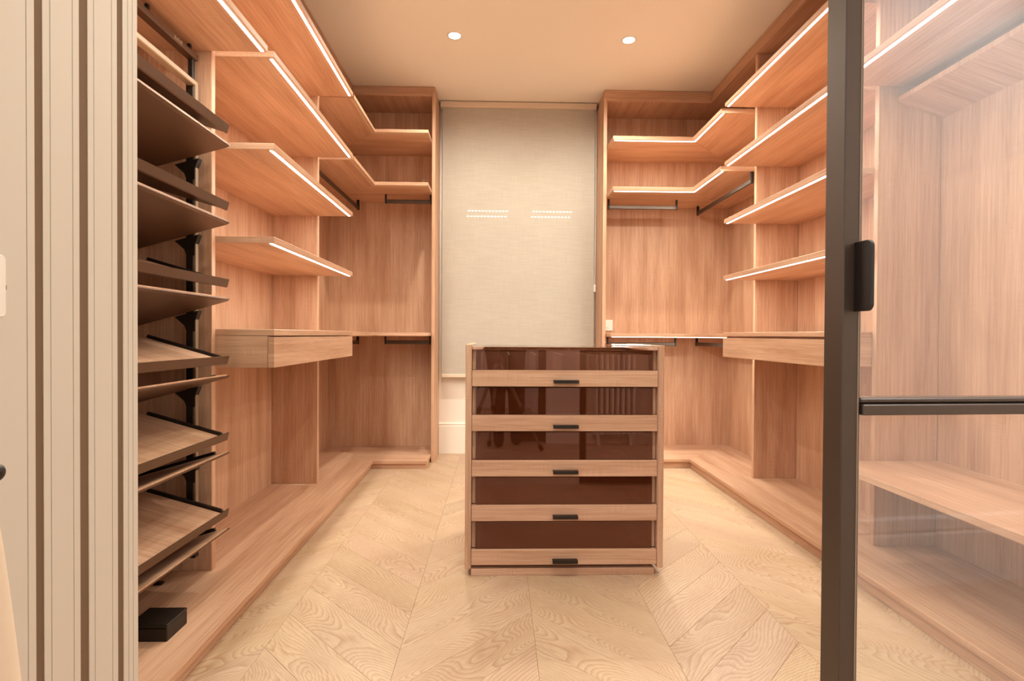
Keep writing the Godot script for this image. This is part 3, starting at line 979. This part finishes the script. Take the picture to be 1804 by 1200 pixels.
func entrance() -> void:
	# slatted lining of the doorway's left side
	var o := thing("slatted_panel", "cream vertical board panelling with dark grooves lining the left side of the doorway", "wall panel", V(-0.75, 0, -0.8))
	part(o, "groove_backing", bx(V(-0.7618, 0, -1.1140), V(-0.7412, CEIL - 0.002, -0.452), 1, 0.0, 0.0), M.groove)
	var edges := [[-0.8886, -0.9641], [-0.9840, -1.0578], [-1.0735, -1.1159]]
	for k in 5:
		edges.append([-0.8731 + 0.0953 * (k + 1) - 0.0155, -0.8731 + 0.0953 * k])
	for e in edges:
		var za: float = minf(e[0], -0.452)
		if e[1] > -0.46: continue
		var b := mb(0.0)
		b.sweep(slat_profile(za, e[1]), 0.0, CEIL - 0.003, Vector2(0, 1), 0.0)
		part(o, "slat", b, M.slat)
	# glass door, standing a few degrees open
	var d := thing("door_1", "dark bronze framed glass door standing ajar on the right", "door", V(0.52, 0.0, -0.792), "", "structure")
	d.rotation.y = 0.06
	var F := func(x0: float, x1: float, y0: float, y1: float, z0: float, z1: float, ch: float) -> MB:
		return mb(0.0).box(V(x0, y0, z0), V(x1, y1, z1), 1, ch)
	var put := func(parent: Node3D, called: String, b: MB, m: Material) -> MeshInstance3D:
		var q := MeshInstance3D.new()
		q.name = called
		q.mesh = b.mesh()
		q.material_override = m
		parent.add_child(q, true)
		return q
	var W := 0.852
	var H := 2.35
	var t := -0.043
	put.call(d, "stile", F.call(0.0, 0.0262, 0.012, H, t, 0.0, 0.0015), M.frame)
	put.call(d, "stile_highlight", F.call(0.0242, 0.0262, 0.012, H, -0.004, 0.0012, 0.0008), M.champagne)  # pale strip that paints the thin highlight along the stile edge
	put.call(d, "stile", F.call(W - 0.0275, W, 0.012, H, t, 0.0, 0.0015), M.frame)
	put.call(d, "glazing_bead", F.call(0.0262, 0.0342, 0.10, H - 0.03, t + 0.006, -0.007, 0.001), M.frame)
	put.call(d, "rail", F.call(0.0275, W - 0.0275, 0.012, 0.10, t, 0.0, 0.0015), M.frame)
	put.call(d, "rail", F.call(0.0275, W - 0.0275, H - 0.03, H, t, 0.0, 0.0015), M.frame)
	put.call(d, "rail", F.call(0.0343, W - 0.0275, 0.8205, 0.8370, t, 0.0, 0.0015), M.frame)
	put.call(d, "glazing_bead", F.call(0.0345, W - 0.0345, 0.8385, 0.8460, t + 0.006, -0.006, 0.002), M.frame)
	for y in [[0.8462, H - 0.03], [0.10, 0.8203]]:
		put.call(d, "glass_edge", F.call(0.0344, 0.0424, y[0], y[1], -0.0255, -0.0165, 0.0008), M.edge)
	put.call(d, "pane", F.call(0.0425, W - 0.0275, 0.8462, H - 0.03, -0.024, -0.018, 0.0), M.glass)
	put.call(d, "pane", F.call(0.0425, W - 0.0275, 0.10, 0.8203, -0.024, -0.018, 0.0), M.glass)
	# pull handle: an upright plate standing off the stile
	var h := mb(0.0)
	var prof := PackedVector2Array()
	for k in 9:
		var a := PI / 2 * k / 8.0
		prof.append(Vector2(0.034 - 0.010 + 0.010 * sin(a), -(0.052 - 0.010 + 0.010 * cos(a))))
	for k in 9:
		var a := PI / 2 * k / 8.0
		prof.append(Vector2(0.034 - 0.010 + 0.010 * cos(a), 0.052 - 0.010 + 0.010 * sin(a)))
	prof.append_array([Vector2(0.0, 0.052), Vector2(0.0, -0.052)])
	# local: x = out of the door, z = up; swept across the door (y)
	h.xf = Transform3D(Basis(V(0, 0, 1), V(1, 0, 0), V(0, 1, 0)), V(0.0165, 1.030, 0.0005))
	h.sweep(prof, 0.0, 0.006, Vector2(0, 1), 0.0008)
	put.call(d, "handle", h, M.black)

func small_things() -> void:
	# socket plate in the right back corner
	var s := thing("socket_plate", "small white wall socket plate in the right back corner", "socket", V(0.86, 0.977, -4.22))
	part(s, "plate", bx(V(0.823, 0.977, -4.2195), V(0.909, 1.063, -4.211), 1, 0.003, 0.0), M.white)
	part(s, "rocker", bx(V(0.845, 0.998, -4.2112), V(0.878, 1.012, -4.2085), 1, 0.001, 0.0), M.paint)
	# switch on the slats, cut by the left edge of the photograph
	var w := thing("switch_plate", "white rounded switch plate on the cream slats at the left edge", "switch", V(-0.73, 0.96, -0.775))
	var b := mb(0.0)
	var prof := PackedVector2Array()
	var hz := 0.046
	var hy := 0.0465
	for q in [[1, 1], [-1, 1], [-1, -1], [1, -1]]:
		for k in 6:
			var a: float = PI / 2 * k / 5.0 + (0.0 if q == [1, 1] else PI / 2 if q == [-1, 1] else PI if q == [-1, -1] else PI * 1.5)
			prof.append(Vector2(q[0] * (hz - 0.008) + 0.008 * cos(a), q[1] * (hy - 0.008) + 0.008 * sin(a)))
	b.xf = Transform3D(Basis(V(0, 0, 1), V(1, 0, 0), V(0, 1, 0)), V(-0.7398, 1.0075, -0.7675))
	b.sweep(prof, 0.0, 0.0098, Vector2(0, 1), 0.002, true, 0.5)
	part(w, "plate", b, M.white)
	part(w, "catch", bx(V(-0.7335, 1.003, -0.8145), V(-0.7315, 1.0095, -0.8128), 1, 0.0, 0.0), M.groove)
	# peg and hanging cloth, also cut by the frame
	var p := mb(0.0)
	p.xf = Transform3D(Basis(V(0, -1, 0), V(1, 0, 0), V(0, 0, 1)), V(-0.7398, 0.742, -0.7655))
	p.lathe(PackedVector2Array([Vector2(0.0, 0.0), Vector2(0.006, 0.0), Vector2(0.005, 0.020), Vector2(0.009, 0.024), Vector2(0.0125, 0.032), Vector2(0.0115, 0.040), Vector2(0.007, 0.044), Vector2(0.0, 0.045)]), 20)
	solo("peg", p, M.black, "dark round peg knob at the left edge above the cloth", "peg")
	var c := mb(0.0)
	var rows := 26
	var segs := 40
	var pt := func(i: int, k: int) -> Vector3:
		var u := float(i) / rows
		var y := lerpf(0.735, 0.06, u)
		var hw := 0.012 + 0.044 * pow(u, 0.4) + 0.050 * u
		var a := TAU * k / segs
		var fold := 1.0 + 0.10 * u * sin(a * 7.0) + 0.05 * u * sin(a * 4.0 + 1.0)
		return V(-0.702 + cos(a) * (0.008 + 0.018 * u) * fold, y, -0.7335 + sin(a) * hw * (1.0 + 0.05 * u * sin(a * 5.0)))
	for i in rows:
		for k in segs:
			var A: Vector3 = pt.call(i, k)
			var B: Vector3 = pt.call(i, (k + 1) % segs)
			var D: Vector3 = pt.call(i + 1, (k + 1) % segs)
			var E: Vector3 = pt.call(i + 1, k)
			var cen := V(-0.702, (A.y + D.y) / 2.0, -0.7335)
			var nn := (B - A).cross(E - A).normalized()
			if nn.dot((A + D) / 2.0 - cen) < 0.0: nn = -nn
			var z := Vector2()
			c.tri(A, B, D, nn, nn, nn, z, z, z)
			c.tri(A, D, E, nn, nn, nn, z, z, z)
	solo("hanging_cloth", c, M.cloth, "cream cloth hanging from the dark peg at the left edge", "cloth")
	# black box on the plinth under the shoe rack
	var k := thing("black_box", "flat black box on the left plinth under the shoe rack", "box", V(-1.03, 0.058, -1.59))
	part(k, "base", bx(V(-1.052, 0.0582, -1.638), V(-0.9395, 0.096, -1.539), 0, 0.002, 0.0), M.black)
	part(k, "lid", bx(V(-1.0525, 0.0965, -1.6385), V(-0.939, 0.107, -1.5385), 0, 0.002, 0.0), M.black)

# ---------------------------------------------------------------- what the island's glass mirrors
func hall_things() -> void:
	var r := thing("radiator", "white column radiator on the hall wall behind the camera", "radiator", V(1.0, 0, 0.38))
	for k in 8:
		var x := 0.84 + 0.046 * k
		for z in [0.345, 0.385, 0.425]:
			var c := mb(0.0)
			c.tube(PackedVector3Array([V(x, 0.12, z), V(x, 0.17, z), V(x, 0.98, z), V(x, 1.03, z)]), 0.0125, 0.0125, 10)
			part(r, "column", c, M.white)
		part(r, "header", bx(V(x - 0.018, 1.02, 0.33), V(x + 0.018, 1.06, 0.44), 1, 0.012, 0.0), M.white)
		part(r, "header", bx(V(x - 0.018, 0.09, 0.33), V(x + 0.018, 0.13, 0.44), 1, 0.012, 0.0), M.white)
	for x in [0.86, 1.14]:
		part(r, "foot", bx(V(x - 0.012, 0.0, 0.35), V(x + 0.012, 0.092, 0.42), 1, 0.003, 0.0), M.white)
	var d := thing("door_2", "dark framed glazed door behind the camera", "door", V(0.3, 0, 0.5), "", "structure")
	for q in [[0.175, 0.235], [0.355, 0.415]]:
		part(d, "stile", bx(V(q[0], 0.01, 0.47), V(q[1], 2.3, 0.51), 1, 0.002, 0.0), M.frame)
	for q in [[0.01, 0.10], [2.24, 2.30]]:
		part(d, "rail", bx(V(0.235, q[0], 0.47), V(0.355, q[1], 0.51), 0, 0.002, 0.0), M.frame)
	part(d, "pane", bx(V(0.235, 0.10, 0.487), V(0.355, 2.24, 0.493), 1, 0.0, 0.0), M.glass)
	var t := thing("tripod", "camera tripod with silver legs and dark clamps", "tripod", V(0, 0, 0.16))
	var top := V(0, 0.74, 0.16)
	var feet := [V(0.36, 0.01, 0.12), V(-0.27, 0.01, 0.02), V(-0.07, 0.01, 0.30)]
	var hub := mb(0.0)
	hub.xf = Transform3D(Basis(), top)
	hub.lathe(PackedVector2Array([Vector2(0, -0.03), Vector2(0.03, -0.03), Vector2(0.04, 0.0), Vector2(0.03, 0.03), Vector2(0.016, 0.04), Vector2(0.014, 0.12), Vector2(0, 0.12)]), 20)
	part(t, "hub", hub, M.black)
	for f in feet:
		var a: Vector3 = top + (f - top).normalized() * 0.03
		var leg := mb(0.0)
		leg.tube(PackedVector3Array([a, a.lerp(f, 0.55)]), 0.014, 0.014, 10)
		leg.tube(PackedVector3Array([a.lerp(f, 0.55), a.lerp(f, 0.96)]), 0.010, 0.010, 10)
		var lg := part(t, "leg", leg, M.grey)
		for u in [0.5, 0.94]:
			var cl := mb(0.0)
			cl.tube(PackedVector3Array([a.lerp(f, u), a.lerp(f, u + 0.06)]), 0.019, 0.017, 10)
			part(lg, "clamp", cl, M.black)

# signed distances of tapered capsules, joined smoothly and meshed as surface nets
func flesh(into: MB, bones: Array, cell: float, k: float) -> void:
	var lo := V(1e9, 1e9, 1e9)
	var hi := -lo
	for b in bones:
		var r: float = maxf(b[2], b[3]) + k + cell * 2.0
		for p in [b[0], b[1]]:
			lo = lo.min(p - V(r, r, r))
			hi = hi.max(p + V(r, r, r))
	var n := Vector3i(((hi - lo) / cell).ceil()) + Vector3i(2, 2, 2)
	var f := PackedFloat32Array()
	f.resize(n.x * n.y * n.z)
	f.fill(1.0)
	for b in bones:
		var a: Vector3 = b[0]
		var d: Vector3 = b[1] - b[0]
		var r: float = maxf(b[2], b[3]) + k + cell * 2.0
		var dd := maxf(d.length_squared(), 1e-9)
		var i0 := Vector3i(((a.min(b[1]) - V(r, r, r) - lo) / cell).floor()).clamp(Vector3i(), n - Vector3i.ONE)
		var i1 := Vector3i(((a.max(b[1]) + V(r, r, r) - lo) / cell).ceil()).clamp(Vector3i(), n - Vector3i.ONE)
		for z in range(i0.z, i1.z + 1):
			for y in range(i0.y, i1.y + 1):
				for x in range(i0.x, i1.x + 1):
					var q := lo + Vector3(x, y, z) * cell - a
					var t := clampf(q.dot(d) / dd, 0.0, 1.0)
					var s := (q - d * t).length() - lerpf(b[2], b[3], t)
					var at := (z * n.y + y) * n.x + x
					var o := f[at]
					var h := maxf(k - absf(o - s), 0.0) / k
					f[at] = minf(o, s) - h * h * k * 0.25
	var id := {}
	var pos := PackedVector3Array()
	var st := [1, n.x, n.x * n.y]
	for z in n.z - 1:
		for y in n.y - 1:
			for x in n.x - 1:
				var c0 := (z * n.y + y) * n.x + x
				var m := 0
				for c in 8:
					if f[c0 + (c & 1) + (c >> 1 & 1) * n.x + (c >> 2) * st[2]] < 0.0: m += 1
				if m == 0 or m == 8: continue
				var sum := Vector3()
				var w := 0
				for e in [[0, 1], [2, 3], [4, 5], [6, 7], [0, 2], [1, 3], [4, 6], [5, 7], [0, 4], [1, 5], [2, 6], [3, 7]]:
					var u: int = e[0]
					var v: int = e[1]
					var fu := f[c0 + (u & 1) + (u >> 1 & 1) * n.x + (u >> 2) * st[2]]
					var fv := f[c0 + (v & 1) + (v >> 1 & 1) * n.x + (v >> 2) * st[2]]
					if (fu < 0.0) == (fv < 0.0): continue
					sum += Vector3(u & 1, u >> 1 & 1, u >> 2).lerp(Vector3(v & 1, v >> 1 & 1, v >> 2), fu / (fu - fv))
					w += 1
				id[c0] = pos.size()
				pos.append(lo + (Vector3(x, y, z) + sum / w) * cell)
	var quads := []
	var nor := PackedVector3Array()
	nor.resize(pos.size())
	for c0 in id:
		for ax in 3:
			var sb: int = st[(ax + 1) % 3]
			var sc: int = st[(ax + 2) % 3]
			var f0 := f[c0]
			var f1 := f[c0 + st[ax]]
			if (f0 < 0.0) == (f1 < 0.0): continue
			if not (id.has(c0 - sb) and id.has(c0 - sc) and id.has(c0 - sb - sc)): continue
			var q := [id[c0], id[c0 - sb], id[c0 - sb - sc], id[c0 - sc]]
			var out := Vector3()
			out[ax] = 1.0 if f0 < 0.0 else -1.0
			var nn := (pos[q[2]] - pos[q[0]]).cross(pos[q[3]] - pos[q[1]])
			if nn.dot(out) < 0.0: nn = -nn
			for p in q: nor[p] += nn
			quads.append(q)
	var z2 := Vector2()
	for q in quads:
		into.tri(pos[q[0]], pos[q[1]], pos[q[2]], nor[q[0]], nor[q[1]], nor[q[2]], z2, z2, z2)
		into.tri(pos[q[0]], pos[q[2]], pos[q[3]], nor[q[0]], nor[q[2]], nor[q[3]], z2, z2, z2)

func photographer() -> void:
	var skin := mat(rgb8(196, 150, 122), 0.6)
	var dark := mat(rgb8(30, 27, 27), 0.85)
	var wool := mat(rgb8(44, 40, 42), 0.9)
	var hair := mat(rgb8(38, 26, 20), 0.8)
	var shoe := mat(rgb8(20, 17, 16), 0.6)
	var o := thing("person", "person in dark trousers and dark jumper standing behind the tripod with both hands held low", "person", V(0.06, 0, 0.48))
	var hip := [V(-0.02, 0.88, 0.50), V(0.15, 0.88, 0.52)]
	var knee := [V(0.0, 0.49, 0.40), V(0.15, 0.49, 0.46)]
	var ankle := [V(0.01, 0.09, 0.44), V(0.16, 0.09, 0.53)]
	var sho := [V(-0.11, 1.36, 0.45), V(0.23, 1.36, 0.47)]
	var elb := [V(-0.19, 1.02, 0.36), V(0.30, 1.02, 0.38)]
	var wri := [V(-0.08, 0.93, 0.24), V(0.15, 0.92, 0.25)]
	var head := V(0.06, 1.58, 0.40)
	var pel := V(0.065, 0.95, 0.51)
	var che := V(0.06, 1.24, 0.49)
	var body := mb(0.0)
	var bones := [[pel, che, 0.11, 0.12], [che, V(0.06, 1.42, 0.46), 0.11, 0.06], [V(0.06, 1.42, 0.46), head - V(0, 0.06, -0.01), 0.055, 0.052], [sho[0], sho[1], 0.055, 0.055], [hip[0], hip[1], 0.10, 0.10]]
	for k in 2:
		bones.append_array([[sho[k], elb[k], 0.047, 0.038], [elb[k], wri[k], 0.036, 0.025], [hip[k], knee[k], 0.082, 0.052], [knee[k], ankle[k], 0.050, 0.034]])
	flesh(body, bones, 0.014, 0.04)
	var fc := V(0.0, -0.25, -0.97).normalized()
	flesh(body, [[head + V(0, 0.035, 0.03), head + V(0, 0.05, -0.02), 0.082, 0.075], [head + V(0, 0.0, -0.02), head + V(0, -0.07, -0.055), 0.066, 0.038],
		[head + V(0, -0.055, 0.01), head + V(0, -0.10, 0.03), 0.054, 0.052], [head + V(0, 0.02, -0.09), head + V(0, -0.015, -0.112), 0.009, 0.013],
		[head + V(-0.022, -0.048, -0.088), head + V(0.022, -0.048, -0.088), 0.008, 0.008], [head + V(-0.078, 0.01, 0.02), head + V(-0.080, -0.03, 0.02), 0.014, 0.010], [head + V(0.078, 0.01, 0.02), head + V(0.080, -0.03, 0.02), 0.014, 0.010]], 0.005, 0.018)
	for k in 2:
		var s := 1.0 if k == 0 else -1.0
		var w: Vector3 = wri[k]
		var hb := [[w, w + V(s * 0.012, -0.01, -0.055), 0.024, 0.026], [w + V(s * 0.012, -0.01, -0.055), w + V(s * 0.02, -0.014, -0.07), 0.026, 0.022]]
		for j in 4:
			var root := w + V(s * 0.02, 0.018 - 0.018 * j, -0.072)
			var l: float = [0.036, 0.042, 0.039, 0.030][j]
			var m1 := root + V(s * 0.4, -0.1, -0.9).normalized() * l
			var m2 := m1 + V(s * 0.95, -0.1, -0.3).normalized() * l * 0.75
			hb.append_array([[root, m1, 0.0095, 0.0085], [m1, m2, 0.0085, 0.007]])
		var th := w + V(s * 0.012, 0.018, -0.03)
		hb.append_array([[th, th + V(s * 0.022, 0.024, -0.020), 0.012, 0.010], [th + V(s * 0.022, 0.024, -0.020), th + V(s * 0.044, 0.026, -0.040), 0.010, 0.008]])
		flesh(body, hb, 0.004, 0.006)
	part(o, "body", body, skin)
	var tr := mb(0.0)
	var tb := [[pel, pel + V(0, 0.06, -0.01), 0.135, 0.130], [hip[0], hip[1], 0.118, 0.118]]
	for k in 2:
		tb.append_array([[hip[k], knee[k], 0.100, 0.068], [knee[k], ankle[k] + V(0, 0.03, 0), 0.066, 0.054]])
	flesh(tr, tb, 0.014, 0.03)
	part(o, "trousers", tr, dark)
	var ju := mb(0.0)
	var jb := [[pel + V(0, 0.03, -0.01), che, 0.135, 0.138], [che, V(0.06, 1.40, 0.47), 0.13, 0.075], [sho[0], sho[1], 0.070, 0.070]]
	for k in 2:
		jb.append_array([[sho[k], elb[k], 0.062, 0.052], [elb[k], elb[k].lerp(wri[k], 0.9), 0.050, 0.038]])
	flesh(ju, jb, 0.014, 0.04)
	part(o, "jumper", ju, wool)
	var hr := mb(0.0)
	flesh(hr, [[head + V(0, 0.055, 0.04), head + V(0, 0.075, -0.015), 0.085, 0.074], [head + V(0, 0.02, 0.055), head + V(0, -0.05, 0.06), 0.072, 0.056]], 0.007, 0.02)
	part(o, "hair", hr, hair)
	for s in [-0.031, 0.031]:
		var e := mb(0.0)
		flesh(e, [[head + V(s, 0.012, -0.083), head + V(s, 0.012, -0.084), 0.011, 0.011]], 0.004, 0.004)
		part(o, "eye", e, M.white)
	for k in 2:
		var a: Vector3 = ankle[k]
		var sh := mb(0.0)
		flesh(sh, [[a + V(0, -0.045, 0.03), a + V(0, -0.05, -0.06), 0.042, 0.040], [a + V(0, -0.052, -0.06), a + V(0.004, -0.056, -0.15), 0.040, 0.034], [a + V(0, 0.0, 0.005), a + V(0, -0.04, 0.0), 0.044, 0.044]], 0.008, 0.02)
		part(o, "shoe", sh, shoe)
